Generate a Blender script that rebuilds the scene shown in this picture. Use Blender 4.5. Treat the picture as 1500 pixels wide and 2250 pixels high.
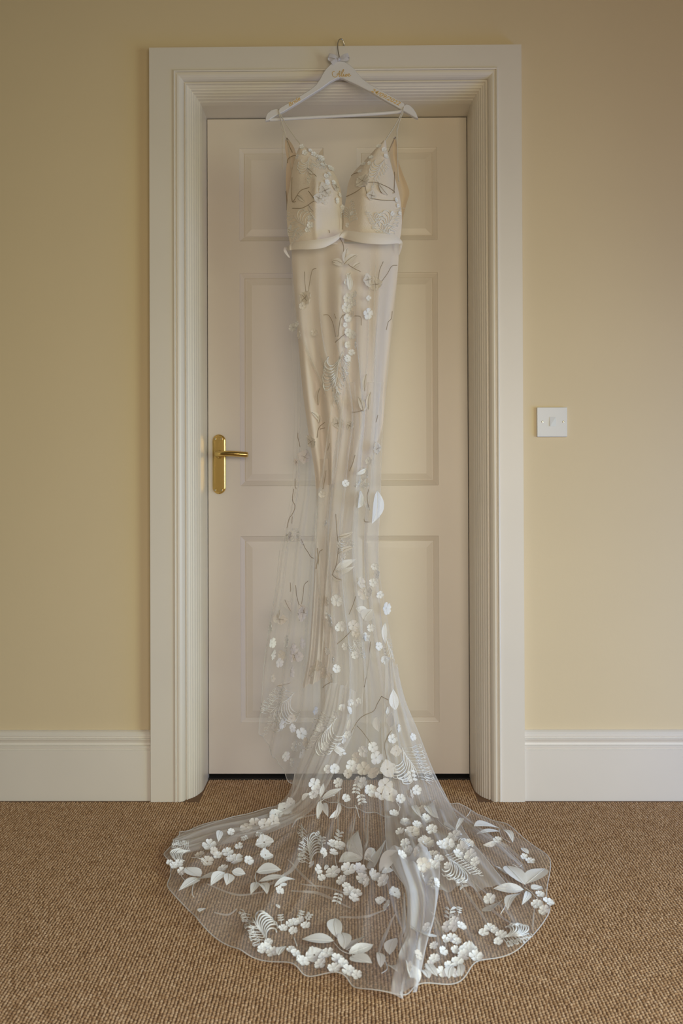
import bpy, math, random
import numpy as np
from mathutils import Vector, Matrix
from mathutils.bvhtree import BVHTree
for o in list(bpy.data.objects): bpy.data.objects.remove(o)
scene = bpy.context.scene
COL = scene.collection
R = random.Random(7)

# ------------------------------------------------------------------ camera
FPX = 2187.5
CAM = Vector((-0.00764, -FPX/775, 0.90198))
PITCH, YAW, ROLL, SHY = 0.00755, 0.01146, 0.00363, -88.5
cd = bpy.data.cameras.new('camera'); cam = bpy.data.objects.new('camera', cd); COL.objects.link(cam)
cd.sensor_fit = 'VERTICAL'; cd.sensor_height = 36; cd.sensor_width = 24; cd.lens = 36*FPX/2250
cd.shift_y = SHY/2250
Rz = Matrix.Rotation(YAW, 3, 'Z'); Rx = Matrix.Rotation(math.pi/2+PITCH, 3, 'X'); Rr = Matrix.Rotation(-ROLL, 3, 'Z')
MR = Rz @ Rx @ Rr
cam.matrix_world = Matrix.Translation(CAM) @ MR.to_4x4()
cd.clip_start = .05; cd.clip_end = 60
cd.dof.use_dof = True; cd.dof.focus_distance = 2.78; cd.dof.aperture_fstop = 6.3
scene.camera = cam

# ------------------------------------------------------------------ world, daylight, exposure
w = bpy.data.worlds.new('world'); scene.world = w; w.use_nodes = True
w.node_tree.nodes['Background'].inputs[0].default_value = (.62, .78, 1, 1)
w.node_tree.nodes['Background'].inputs[1].default_value = .08
def area(name, loc, rot, sx, sy, power, color, spread=180):
    l = bpy.data.lights.new(name, 'AREA'); l.spread = math.radians(spread); l.shape = 'RECTANGLE'; l.size = sx; l.size_y = sy; l.energy = power; l.color = color
    o = bpy.data.objects.new(name, l); COL.objects.link(o); o.location = loc; o.rotation_euler = rot; return o
# daylight and added blue fill lamps at the window in the right wall and the window in the back wall
# daylight: green-tinted garden light through the wide right window, warm light through the back window
area('garden_light_right', (2.20, -2.1, 1.0), (0, math.radians(66), 0), 1.4, 1.1, 40, (.78, .90, .72), 140)
area('blue_fill_right', (2.12, -1.0, .55), (0, math.radians(80), 0), .8, 1.0, 17, (.14, .34, 1))  # added lamp, cools the lower right wall and baseboard
area('warm_light_back', (.45, -3.66, 1.15), (math.radians(80), 0, 0), 1.7, 1.3, 20, (1, .85, .60), 115)
area('blue_fill_back', (.45, -3.62, 1.3), (math.radians(38), 0, 0), 1.7, .8, 14, (.46, .62, 1), 110)  # added lamp tilted down to grey and lighten the near carpet
vs = scene.view_settings
scene.display_settings.display_device = 'sRGB'
vs.view_transform = 'Standard'; vs.look = 'None'; vs.gamma = 1; vs.use_curve_mapping = False
vs.exposure = 0.04
scene.cycles.transparent_max_bounces = 20
scene.cycles.adaptive_threshold = .025
scene.cycles.max_bounces = 6
scene.cycles.diffuse_bounces = 4
scene.cycles.caustics_reflective = False; scene.cycles.caustics_refractive = False

# ------------------------------------------------------------------ helpers
def P(px, py, Y=None, z=None):
    """point of the ray through a photo pixel on the plane y=Y or z=z"""
    d = MR @ Vector(((px-750)/FPX, -(py-1125-SHY)/FPX, -1))
    t = (Y-CAM.y)/d.y if Y is not None else (z-CAM.z)/d.z
    return CAM + d*t
def ray(px, py): return (MR @ Vector(((px-750)/FPX, -(py-1125-SHY)/FPX, -1))).normalized()
def pxm(p): return FPX/(-(MR.inverted() @ (Vector(p)-CAM)).z)      # pixels per metre at a point

def node_mat(name, color, rough=.6, metal=0, spec=.5, bump=0, bscale=60, vary=0, vscale=3, coat=0):
    m = bpy.data.materials.new(name); m.use_nodes = True; nt = m.node_tree; n = nt.nodes; b = n['Principled BSDF']
    b.inputs['Base Color'].default_value = (*color, 1); b.inputs['Roughness'].default_value = rough
    b.inputs['Metallic'].default_value = metal; b.inputs['Specular IOR Level'].default_value = spec
    b.inputs['Coat Weight'].default_value = coat
    tc = n.new('ShaderNodeTexCoord')
    if vary:
        t = n.new('ShaderNodeTexNoise'); t.inputs['Scale'].default_value = vscale; t.inputs['Detail'].default_value = 4
        nt.links.new(tc.outputs['Object'], t.inputs['Vector'])
        mr = n.new('ShaderNodeMapRange'); mr.inputs[1].default_value = .3; mr.inputs[2].default_value = .7
        mr.inputs[3].default_value = 1-vary; mr.inputs[4].default_value = 1+vary
        nt.links.new(t.outputs[0], mr.inputs[0])
        mx = n.new('ShaderNodeVectorMath'); mx.operation = 'SCALE'; mx.inputs[0].default_value = color
        nt.links.new(mr.outputs[0], mx.inputs['Scale']); nt.links.new(mx.outputs[0], b.inputs['Base Color'])
    if bump:
        t = n.new('ShaderNodeTexNoise'); t.inputs['Scale'].default_value = bscale; t.inputs['Detail'].default_value = 5
        nt.links.new(tc.outputs['Object'], t.inputs['Vector'])
        bp = n.new('ShaderNodeBump'); bp.inputs['Strength'].default_value = bump; bp.inputs['Distance'].default_value = .002
        nt.links.new(t.outputs[0], bp.inputs['Height']); nt.links.new(bp.outputs[0], b.inputs['Normal'])
    return m
def cloth_mat(name, color, cover, graze, trans=.45, bump=0, bscale=400, sheen=0):
    """woven cloth: threads (diffuse + translucent) covering part of the surface, more when the weave is seen edge-on"""
    m = bpy.data.materials.new(name); m.use_nodes = True; nt = m.node_tree; n = nt.nodes
    for x in list(n): n.remove(x)
    out = n.new('ShaderNodeOutputMaterial'); d = n.new('ShaderNodeBsdfPrincipled'); t = n.new('ShaderNodeBsdfTranslucent')
    d.inputs['Base Color'].default_value = (*color, 1); d.inputs['Roughness'].default_value = .55
    d.inputs['Specular IOR Level'].default_value = .3; d.inputs['Sheen Weight'].default_value = sheen
    t.inputs[0].default_value = (*color, 1)
    mx = n.new('ShaderNodeMixShader'); mx.inputs[0].default_value = trans
    nt.links.new(d.outputs[0], mx.inputs[1]); nt.links.new(t.outputs[0], mx.inputs[2])
    if bump:
        tc = n.new('ShaderNodeTexCoord')
        tx = n.new('ShaderNodeTexNoise'); tx.inputs['Scale'].default_value = bscale
        nt.links.new(tc.outputs['Object'], tx.inputs['Vector'])
        bp = n.new('ShaderNodeBump'); bp.inputs['Strength'].default_value = bump; bp.inputs['Distance'].default_value = .001
        nt.links.new(tx.outputs[0], bp.inputs['Height']); nt.links.new(bp.outputs[0], d.inputs['Normal'])
    if cover >= 1:
        nt.links.new(mx.outputs[0], out.inputs[0]); return m
    tr = n.new('ShaderNodeBsdfTransparent'); m2 = n.new('ShaderNodeMixShader')
    lw = n.new('ShaderNodeLayerWeight'); lw.inputs[0].default_value = .5
    pw = n.new('ShaderNodeMath'); pw.operation = 'POWER'; pw.inputs[1].default_value = 2.2
    ma = n.new('ShaderNodeMath'); ma.operation = 'MULTIPLY_ADD'; ma.inputs[1].default_value = graze; ma.inputs[2].default_value = cover
    nt.links.new(lw.outputs['Facing'], pw.inputs[0]); nt.links.new(pw.outputs[0], ma.inputs[0])
    nt.links.new(ma.outputs[0], m2.inputs[0]); nt.links.new(tr.outputs[0], m2.inputs[1]); nt.links.new(mx.outputs[0], m2.inputs[2])
    nt.links.new(m2.outputs[0], out.inputs[0]); return m

M = {}
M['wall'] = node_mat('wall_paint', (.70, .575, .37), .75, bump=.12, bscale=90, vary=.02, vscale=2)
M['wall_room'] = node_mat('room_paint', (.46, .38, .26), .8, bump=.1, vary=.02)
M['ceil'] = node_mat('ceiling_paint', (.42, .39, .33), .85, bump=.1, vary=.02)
M['gloss'] = node_mat('gloss_paint', (.745, .69, .605), .38, bump=.08, bscale=25, vary=.02, vscale=4)
M['door'] = node_mat('door_paint', (.71, .64, .55), .42, bump=.10, bscale=14, vary=.025, vscale=3)
M['dark'] = node_mat('door_gap_shade', (.02, .015, .01), .8, vary=.2)  # near-black colour stands in for shade in the door gap
M['brass'] = node_mat('polished_brass', (.80, .56, .20), .16, metal=1, bump=.05, bscale=300)
M['steel'] = node_mat('chrome_wire', (.62, .60, .57), .22, metal=1, bump=.03)
M['screw'] = node_mat('screw_metal', (.45, .42, .34), .25, metal=1, bump=.05)
M['hole'] = node_mat('screw_recess', (.03, .02, .01), .6, vary=.2)
M['plastic'] = node_mat('switch_plastic', (.68, .68, .66), .3, bump=.02, vary=.01)
M['hanger'] = node_mat('white_hanger_paint', (.72, .70, .70), .4, bump=.06, bscale=120, vary=.01)
M['gold'] = node_mat('gold_lettering', (.72, .46, .12), .45, metal=.3, bump=.05, bscale=500)
M['bow'] = cloth_mat('satin_bow', (.78, .78, .86), 1, 0, .3, bump=.2)
M['lining'] = cloth_mat('satin_lining', (.86, .765, .675), .84, .12, .18, bump=.25, bscale=60)
M['lining_sheer'] = cloth_mat('sheer_lining', (.87, .79, .71), .55, .2, .3)
M['dense'] = cloth_mat('bunched_tulle', (.92, .91, .91), .5, .4, .35)
M['bodice'] = cloth_mat('bodice_lace', (.84, .755, .66), .96, .04, .15, bump=.8, bscale=320)
M['nude'] = cloth_mat('nude_mesh', (.86, .66, .43), .62, .3, .4, bump=.1)
M['belt'] = cloth_mat('satin_belt', (.83, .77, .71), 1, 0, .12, bump=.2, bscale=80)
M['strap'] = cloth_mat('satin_cord', (.83, .78, .68), 1, 0, .3, bump=.3)
M['tulle'] = cloth_mat('tulle', (.92, .90, .87), .165, .27, .4)
M['fold'] = cloth_mat('gathered_tulle', (.91, .88, .84), .32, .4, .4)
M['hem'] = cloth_mat('rolled_hem', (.88, .87, .85), .8, .2, .4)
M['white'] = cloth_mat('white_embroidery', (.92, .92, .91), .97, .03, .15, bump=.8, bscale=700, sheen=.2)
M['cream'] = cloth_mat('cream_organza', (.89, .84, .77), .86, .12, .3, bump=.8, bscale=500)
M['thread'] = cloth_mat('white_thread', (.94, .93, .90), 1, 0, .2)
M['taupe'] = cloth_mat('taupe_thread', (.36, .28, .19), 1, 0, .1)
M['bead'] = node_mat('bead', (.85, .85, .84), .15, spec=.8, bump=.02)
# carpet: flecked sisal-coloured loops
m = bpy.data.materials.new('carpet_wool'); m.use_nodes = True; nt = m.node_tree; n = nt.nodes; b = n['Principled BSDF']
b.inputs['Roughness'].default_value = .95; b.inputs['Specular IOR Level'].default_value = .15
tc = n.new('ShaderNodeTexCoord')
def noise(s, d=2):
    t = n.new('ShaderNodeTexNoise'); t.inputs['Scale'].default_value = s; t.inputs['Detail'].default_value = d
    nt.links.new(tc.outputs['Object'], t.inputs['Vector']); return t
n1 = noise(150, 3); n2 = noise(28, 3)
ad = n.new('ShaderNodeMath'); ad.operation = 'MULTIPLY_ADD'; ad.inputs[1].default_value = .35
nt.links.new(n2.outputs[0], ad.inputs[0]); nt.links.new(n1.outputs[0], ad.inputs[2])
cr = n.new('ShaderNodeValToRGB'); cr.color_ramp.elements[0].position = .45; cr.color_ramp.elements[1].position = .88
cr.color_ramp.elements[0].color = (.24, .132, .062, 1); cr.color_ramp.elements[1].color = (.58, .405, .255, 1)
e = cr.color_ramp.elements.new(.64); e.color = (.42, .26, .14, 1)
nt.links.new(ad.outputs[0], cr.inputs[0]); nt.links.new(cr.outputs[0], b.inputs['Base Color'])
M['carpet'] = m
M['backing'] = node_mat('carpet_backing', (.16, .085, .04), .95, bump=.3, bscale=300, vary=.2, vscale=40)

def mesh_obj(name, verts, faces, mat, parent=None, smooth=True, loc=None):
    me = bpy.data.meshes.new(name); me.from_pydata([tuple(v) for v in verts], [], faces); me.update()
    if smooth: me.polygons.foreach_set('use_smooth', [True]*len(me.polygons))
    me.materials.append(mat)
    o = bpy.data.objects.new(name, me); COL.objects.link(o)
    if parent: o.parent = parent
    return o
def tag(o, label=None, cat=None, group=None, kind=None):
    for k, v in (('label', label), ('category', cat), ('group', group), ('kind', kind)):
        if v: o[k] = v
    return o
def empty(name, loc, label, cat):
    o = bpy.data.objects.new(name, None); COL.objects.link(o); o.location = loc; o.empty_display_size = .05
    return tag(o, label, cat)
def localize(o):
    """keep world-built vertices in place when the parent empty is away from the origin"""
    o.matrix_parent_inverse = Matrix.Translation(-o.parent.matrix_world.translation) if False else Matrix.Translation(-Vector(o.parent.location))
class MB:
    def __init__(s): s.v = []; s.f = []
    def add(s, v, f):
        k = len(s.v); s.v += [tuple(p) for p in v]; s.f += [tuple(i+k for i in q) for q in f]
    def box(s, a, b):
        x0, y0, z0 = a; x1, y1, z1 = b
        s.add([(x0,y0,z0),(x1,y0,z0),(x1,y1,z0),(x0,y1,z0),(x0,y0,z1),(x1,y0,z1),(x1,y1,z1),(x0,y1,z1)],
              [(0,3,2,1),(4,5,6,7),(0,1,5,4),(1,2,6,5),(2,3,7,6),(3,0,4,7)])
    def tube(s, pts, r, n=6, cap=True, flat=1):
        pts = [Vector(p) for p in pts]
        if len(pts) < 2: return
        rr = r if isinstance(r, (list, tuple)) else [r]*len(pts)
        vs_, fs = [], []; up = None
        for i, p in enumerate(pts):
            t = (pts[min(i+1, len(pts)-1)]-pts[max(i-1, 0)])
            t = t.normalized() if t.length > 1e-9 else Vector((0, 0, 1))
            if up is None: up = t.orthogonal().normalized()
            up = (up - t*up.dot(t)); up = up.normalized() if up.length > 1e-6 else t.orthogonal().normalized()
            sd = t.cross(up)
            for k in range(n):
                a = 2*math.pi*k/n; vs_.append(p+(up*math.cos(a)+sd*math.sin(a)*flat)*rr[i])
        for i in range(len(pts)-1):
            for k in range(n): fs.append((i*n+k, i*n+(k+1)%n, (i+1)*n+(k+1)%n, (i+1)*n+k))
        if cap: fs.append(tuple(range(n))[::-1]); fs.append(tuple((len(pts)-1)*n+k for k in range(n)))
        s.add(vs_, fs)
    def ball(s, c, r, nu=6, nv=4, sc=(1, 1, 1)):
        vs_, fs = [], []
        for j in range(nv+1):
            a = math.pi*j/nv
            for k in range(nu):
                b_ = 2*math.pi*k/nu
                vs_.append((c[0]+r*sc[0]*math.sin(a)*math.cos(b_), c[1]+r*sc[1]*math.sin(a)*math.sin(b_), c[2]+r*sc[2]*math.cos(a)))
        for j in range(nv):
            for k in range(nu): fs.append((j*nu+k, (j+1)*nu+k, (j+1)*nu+(k+1)%nu, j*nu+(k+1)%nu))
        s.add(vs_, fs)
    def prism(s, outline, y0, y1, bev=0):
        """outline in (x,z); extruded from y0 (front) to y1, front edge bevelled"""
        n_ = len(outline); c = [sum(p[i] for p in outline)/n_ for i in (0, 1)]
        rings = []
        if bev:
            ins = []
            for i in range(n_):
                a, b_, d_ = outline[i-1], outline[i], outline[(i+1) % n_]
                t = Vector((d_[0]-a[0], d_[1]-a[1])); t = t.normalized() if t.length else Vector((1, 0))
                nn = Vector((-t.y, t.x)); ins.append((b_[0]+nn.x*bev*s.sgn, b_[1]+nn.y*bev*s.sgn))
            rings.append([(p[0], y0, p[1]) for p in ins]); rings.append([(p[0], y0+bev, p[1]) for p in outline])
        else: rings.append([(p[0], y0, p[1]) for p in outline])
        rings.append([(p[0], y1, p[1]) for p in outline])
        v = [q for r_ in rings for q in r_]; f = [tuple(range(n_))]
        for k in range(len(rings)-1):
            for i in range(n_): f.append((k*n_+i, k*n_+(i+1) % n_, (k+1)*n_+(i+1) % n_, (k+1)*n_+i))
        f.append(tuple((len(rings)-1)*n_+i for i in range(n_))[::-1]); s.add(v, f)
    sgn = 1
    def build(s, name, mat, parent=None, smooth=False):
        o = mesh_obj(name, s.v, s.f, mat, parent, smooth)
        if parent is not None and parent.type == 'EMPTY': localize(o)
        return o
def smooth_line(pts, n=6):
    """Catmull-Rom through 2-D or 3-D tuples"""
    p = [np.array(q, float) for q in pts]; p = [2*p[0]-p[1]]+p+[2*p[-1]-p[-2]]; out = []
    for i in range(1, len(p)-2):
        for k in range(n):
            t = k/n
            out.append(.5*((2*p[i])+(-p[i-1]+p[i+1])*t+(2*p[i-1]-5*p[i]+4*p[i+1]-p[i+2])*t*t+(-p[i-1]+3*p[i]-3*p[i+1]+p[i+2])*t**3))
    out.append(p[-2]); return out

# ------------------------------------------------------------------ room shell
XL, XR, H = -.5778, .4697, 2.1213            # architrave outer edges
DL, DR, DT, DY = -.4463, .3407, 1.9962, .18   # door edges and depth
RX0, RX1, RY0, RZ = -2.15, 2.15, -3.6, 2.85
s = MB()
for a, b_ in (((RX0, 0, 0), (XL+.090, .10, RZ)), ((XR-.088, 0, 0), (RX1, .10, RZ)), ((XL+.090, 0, H-.086), (XR-.088, .10, RZ))): s.box(a, b_)
s.box((DL-.06, .26, -.02), (DR+.06, .30, DT+.06))        # closes the recess behind the door leaf
s.box((DL-.06, .10, -.02), (DL-.012, .26, DT+.06)); s.box((DR+.012, .10, -.02), (DR+.06, .26, DT+.06)); s.box((DL-.06, .10, DT+.012), (DR+.06, .26, DT+.06))
tag(s.build('wall_front', M['wall']), 'warm cream painted wall around the white panelled door', kind='structure')
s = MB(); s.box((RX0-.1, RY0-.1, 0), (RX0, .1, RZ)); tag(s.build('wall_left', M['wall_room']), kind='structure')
def holed_wall(name, horizontal, fixed, lo, hi, w0, w1, z0, z1):
    s = MB()
    for a0, a1, c0, c1 in ((lo, w0, 0, RZ), (w1, hi, 0, RZ), (w0, w1, 0, z0), (w0, w1, z1, RZ)):
        if horizontal: s.box((a0, fixed[0], c0), (a1, fixed[1], c1))
        else: s.box((fixed[0], a0, c0), (fixed[1], a1, c1))
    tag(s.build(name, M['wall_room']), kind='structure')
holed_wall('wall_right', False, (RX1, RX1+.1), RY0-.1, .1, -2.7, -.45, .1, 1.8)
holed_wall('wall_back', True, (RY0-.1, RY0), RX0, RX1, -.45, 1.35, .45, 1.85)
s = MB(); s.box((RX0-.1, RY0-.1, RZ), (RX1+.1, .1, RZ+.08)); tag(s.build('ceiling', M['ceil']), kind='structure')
for k, (ax, f0, a0, a1, z0, z1) in enumerate((('y', RX1+.04, -2.7, -.45, .1, 1.8), ('x', RY0-.02, -.45, 1.35, .45, 1.85))):   # sash frames
    s = MB(); mid = (z0+z1)/2; t = .04
    for b0, b1, c0, c1 in ((a0, a0+t, z0, z1), (a1-t, a1, z0, z1), (a0+t, a1-t, z0, z0+t), (a0+t, a1-t, z1-t, z1), (a0+t, a1-t, mid-.02, mid+.02)):
        if ax == 'y': s.box((f0, b0, c0), (f0+.04, b1, c1))
        else: s.box((b0, f0, c0), (b1, f0+.04, c1))
    tag(s.build('window_%d' % (k+1), M['gloss']), kind='structure')

# floor with its looped carpet pile
s = MB(); s.box((RX0, RY0, -.06), (RX1, .26, -.0015))
floor = tag(s.build('floor', M['backing']), 'tan woven loop-pile carpet', kind='structure')
def carpet(x0, x1, y0, y1, px, py, hgt):
    nx, ny = int((x1-x0)/px), int((y1-y0)/py); rng = np.random.RandomState(3)
    i, j = np.meshgrid(np.arange(nx), np.arange(ny)); i = i.ravel(); j = j.ravel()
    cx = x0+(i+.5)*px+rng.normal(0, .0004, i.size)+.0012*np.sin(j*.05); cy = y0+(j+.5*(i % 2)+.5)*py+rng.normal(0, .0006, i.size)
    hh = hgt*(1+rng.normal(0, .14, i.size)); ry = py*.62*(1+rng.normal(0, .12, i.size)); rx = px*.52*(1+rng.normal(0, .08, i.size))
    ok = (cy < -.034) | ((cx > DL+.004) & (cx < DR-.004))
    cx, cy, hh, rx, ry = cx[ok], cy[ok], hh[ok], rx[ok], ry[ok]; N = cx.size
    V = np.zeros((N, 13, 3)); a = np.arange(6)*math.pi/3+.2
    for k, (sr, zz) in enumerate(((1, -.0018), (.78, .6))):
        V[:, k*6:k*6+6, 0] = cx[:, None]+rx[:, None]*sr*np.cos(a); V[:, k*6:k*6+6, 1] = cy[:, None]+ry[:, None]*sr*np.sin(a)
        V[:, k*6:k*6+6, 2] = -.0018 if k == 0 else (hh*zz)[:, None]
    V[:, 12, 0] = cx; V[:, 12, 1] = cy; V[:, 12, 2] = hh
    V[:, :, 2] -= .002
    F = []
    for k in range(6):
        l = (k+1) % 6; F += [(k, l, 6+l), (k, 6+l, 6+k), (6+k, 6+l, 12)]
    F = np.array(F); FF = (F[None]+(np.arange(N)*13)[:, None, None]).reshape(-1, 3)
    me = bpy.data.meshes.new('carpet_pile'); me.vertices.add(N*13); me.vertices.foreach_set('co', V.ravel())
    me.loops.add(FF.size); me.loops.foreach_set('vertex_index', FF.ravel().astype(np.int32))
    me.polygons.add(len(FF)); me.polygons.foreach_set('loop_start', np.arange(0, FF.size, 3, dtype=np.int32))
    me.polygons.foreach_set('use_smooth', np.ones(len(FF), bool)); me.update(calc_edges=True); me.materials.append(M['carpet'])
    o = bpy.data.objects.new('carpet_pile', me); COL.objects.link(o); o.parent = floor; o['kind'] = 'stuff'
carpet(-1.14, 1.14, -1.36, .176, .0064, .0074, .0032)

# architrave with mitred mouldings
prof = [(0,0),(0,-.030),(.067,-.030),(.068,-.0335),(.0705,-.0345),(.073,-.0335),(.0735,-.0275),(.0775,-.0275),(.0785,-.031),(.083,-.0305),
        (.088,-.027),(.092,-.021),(.0945,-.013),(.095,-.007),(.097,-.007),(.098,-.0105),(.1005,-.0105),(.1015,-.003),(.104,0),(.1065,.0015),
        (.1085,.006),(.1115,.0075),(.114,.015),(.1165,.0165),(.119,.026),(.121,.028),(.1235,.039),(.125,.041),(.1275,.055),(.129,.057),(.1315,.078),(.1315,.195)]
kl, kr, kt = (DL-XL)/.1315, (XR-DR)/.1315, (H-DT)/.1315
s = MB(); v, f = [], []
for d, y in prof:
    v += [(XL+d*kl, y, -.002), (XL+d*kl, y, H-d*kt), (XR-d*kr, y, H-d*kt), (XR-d*kr, y, -.002)]
for i in range(len(prof)-1):
    for k in range(3): f.append((i*4+k, i*4+k+1, (i+1)*4+k+1, (i+1)*4+k))
s.add(v, f)
arch = tag(s.build('trim_1', M['gloss']), 'white moulded door surround with mitred corners', kind='structure')
s = MB(); s.box((DL-.01, DY-.005, -.004), (DR+.01, DY+.05, .003)); tag(s.build('gap_shade_strip', M['dark']), 'dark strip standing in for the shaded gap under the door', kind='structure')  # paints in the shade of the gap below the door leaf

# baseboards
bp = [(0,-.021),(.143,-.021),(.1445,-.018),(.148,-.018),(.149,-.0205),(.1545,-.0205),(.1565,-.0145),(.162,-.013),(.1675,-.0155),(.172,-.018),(.1745,-.018),(.1755,-.0135),
      (.1795,-.0135),(.1805,-.0155),(.186,-.0150),(.1915,-.0105),(.195,-.004),(.1955,0)]
def baseboard(name, x0, x1):
    v, f = [], []
    for z, y in bp: v += [(x0, y, z-.002), (x1, y, z-.002)]
    for i in range(len(bp)-1): f.append((2*i, 2*i+1, 2*i+3, 2*i+2))
    s = MB(); s.add(v, f); return tag(s.build(name, M['gloss']), kind='structure')
baseboard('baseboard_left', RX0, XL-.0015); baseboard('baseboard_right', XR+.0015, RX1)

# ------------------------------------------------------------------ door
def dpt(px, py): p = P(px, py, Y=DY); return (p.x, p.z)
pan = [((530,325),(712,528)), ((783,325),(964,528)), ((526,600),(711,1067)), ((784,600),(963,1067)), ((524,1178),(711,1588)), ((783,1178),(962,1588))]
rects = []
for a, b_ in pan:
    x0, z1 = dpt(*a); x1, z0 = dpt(*b_); rects.append((x0, x1, z0, z1))
lx = (rects[0][0]+rects[2][0]+rects[4][0])/3; rx_ = (rects[1][1]+rects[3][1]+rects[5][1])/3
mx0 = (rects[0][1]+rects[2][1])/2; mx1 = (rects[1][0]+rects[3][0])/2
rects = [((lx, mx0) if k % 2 == 0 else (mx1, rx_))+((rects[k-k % 2][2]+rects[k-k % 2+1][2])/2, (rects[k-k % 2][3]+rects[k-k % 2+1][3])/2) for k in range(6)]
DB = dpt(740, 1700)[1]
xs = [DL+.002, lx, mx0, mx1, rx_, DR-.002]; zs = sorted([DB, DT-.003]+[r[2] for r in rects[::2]]+[r[3] for r in rects[::2]])
s = MB()
for i in range(5):
    for j in range(len(zs)-1):
        cx, cz = (xs[i]+xs[i+1])/2, (zs[j]+zs[j+1])/2
        if any(r[0] < cx < r[1] and r[2] < cz < r[3] for r in rects): continue
        s.add([(xs[i], DY, zs[j]), (xs[i+1], DY, zs[j]), (xs[i+1], DY, zs[j+1]), (xs[i], DY, zs[j+1])], [(0, 1, 2, 3)])
x0, x1, z0, z1 = xs[0], xs[-1], zs[0], zs[-1]
s.add([(x0,DY,z0),(x1,DY,z0),(x1,DY,z1),(x0,DY,z1),(x0,DY+.04,z0),(x1,DY+.04,z0),(x1,DY+.04,z1),(x0,DY+.04,z1)], [(0,4,5,1),(1,5,6,2),(2,6,7,3),(3,7,4,0),(4,7,6,5)])
door = tag(s.build('door_1', M['door']), 'white painted six-panel door behind the dress', kind='structure')
for r in rects:
    s = MB(); v, f = [], []
    for ins, dy in ((0, 0), (.0015, .0022), (.004, .003), (.013, .0072), (.0145, .0078), (.016, .0058), (.020, .0055), (.036, .0028)):
        v += [(r[0]+ins, DY+dy, r[2]+ins), (r[1]-ins, DY+dy, r[2]+ins), (r[1]-ins, DY+dy, r[3]-ins), (r[0]+ins, DY+dy, r[3]-ins)]
    n_ = len(v)//4
    for i in range(n_-1):
        for k in range(4): f.append((i*4+k, i*4+(k+1) % 4, (i+1)*4+(k+1) % 4, (i+1)*4+k))
    f.append(tuple((n_-1)*4+k for k in range(4))); s.add(v, f); s.build('panel', M['door'], door)
# brass lever handle on its long plate
pc = P(481.5, 1020, Y=DY); hw = 14.5/pxm(pc); hh = 65.5/pxm(pc)
def stadium(cx, cz, hw, hh, n=14):
    o = [(cx+hw*math.cos(a), cz+hh-hw+hw*math.sin(a)) for a in [math.pi*k/n for k in range(n+1)]]
    return o+[(cx-hw*math.cos(a), cz-hh+hw-hw*math.sin(a)) for a in [math.pi*k/n for k in range(n+1)]]
s = MB(); rings = [(0, 0), (.0, -.003), (.0015, -.0055), (.0035, -.0065), (.0055, -.009), (.0062, -.009)]
v, f = [], []
for ins, y in rings: v += [(p[0], DY+y, p[1]) for p in stadium(pc.x, pc.z, hw-ins, hh-ins)]
N = 30
for k in range(len(rings)-1):
    for i in range(N): f.append((k*N+i, k*N+(i+1) % N, (k+1)*N+(i+1) % N, (k+1)*N+i))
f.append(tuple((len(rings)-1)*N+i for i in range(N))); s.add(v, f)
hp = s.build('door_handle', M['brass'], door, smooth=False); hp['label'] = 'long brass back plate with rounded ends'
lc = P(480, 998, Y=DY-.03)
s = MB()
s.tube([(lc.x, DY-.008, lc.z), (lc.x, DY-.016, lc.z)], [.0128, .0118], 20)
s.tube([(lc.x, DY-.014, lc.z), (lc.x, DY-.034, lc.z), (lc.x, DY-.046, lc.z)], [.0085, .0078, .0082], 16)
le = P(545, 999, Y=DY-.05)
path = smooth_line([(lc.x-.006, DY-.044, lc.z), (lc.x+.008, DY-.050, lc.z+.0005), (lc.x+.04, DY-.053, lc.z+.001), (le.x-.012, DY-.052, le.z+.0005), (le.x-.003, DY-.05, le.z), (le.x, DY-.049, le.z)], 5)
rad = [.0085 if k < len(path)-9 else .0085*math.sqrt(max(.02, 1-((k-len(path)+9)/8.2)**2)) for k in range(len(path))]
s.tube(path, rad, 14, flat=1)
lv = s.build('lever', M['brass'], hp, smooth=True)
for qx, qy in ((472.5, 964.5), (487, 964.5), (472.5, 1077), (487, 1077)):
    q = P(qx, qy, Y=DY-.01); s = MB(); s.tube([(q.x, DY-.0125, q.z), (q.x, DY-.0118, q.z), (q.x, DY-.006, q.z)], [.0014, .0026, .0030], 12)
    sc = s.build('screw', M['screw'], hp, smooth=False)

# ------------------------------------------------------------------ light switch
a, b_ = P(1179.5, 895, Y=-.010), P(1246, 959.5, Y=-.010)
t = empty('light_switch', ((a.x+b_.x)/2, 0, (a.z+b_.z)/2), 'square white single-gang light switch on the cream wall right of the door', 'light switch')
def rrect(x0, x1, z0, z1, r, n=4):
    o = []
    for cx, cz, a0 in ((x1-r, z1-r, 0), (x0+r, z1-r, 90), (x0+r, z0+r, 180), (x1-r, z0+r, 270)):
        o += [(cx+r*math.cos(math.radians(a0+90*k/n)), cz+r*math.sin(math.radians(a0+90*k/n))) for k in range(n+1)]
    return o
s = MB(); s.prism(rrect(a.x, b_.x, b_.z, a.z, .002), -.010, 0, .0012); s.build('face_plate', M['plastic'], t)
c0, c1 = P(1207.5, 916, Y=-.011), P(1221, 936.5, Y=-.011)
s = MB(); s.add([(c0.x,-.0135,c1.z),(c1.x,-.0108,c1.z),(c1.x,-.0106,c0.z),(c0.x,-.0112,c0.z),(c0.x,-.008,c1.z),(c1.x,-.008,c1.z),(c1.x,-.008,c0.z),(c0.x,-.008,c0.z)],
                [(0,1,2,3),(4,7,6,5),(0,4,5,1),(1,5,6,2),(2,6,7,3),(3,7,4,0)]); s.build('rocker', M['plastic'], t)
for qx in (1191.5, 1237.3):
    q = P(qx, 927, Y=-.01); s = MB(); s.tube([(q.x, -.0108, q.z), (q.x, -.0104, q.z), (q.x, -.008, q.z)], [.0018, .003, .0032], 12); s.build('screw', M['screw'], t)

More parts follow.
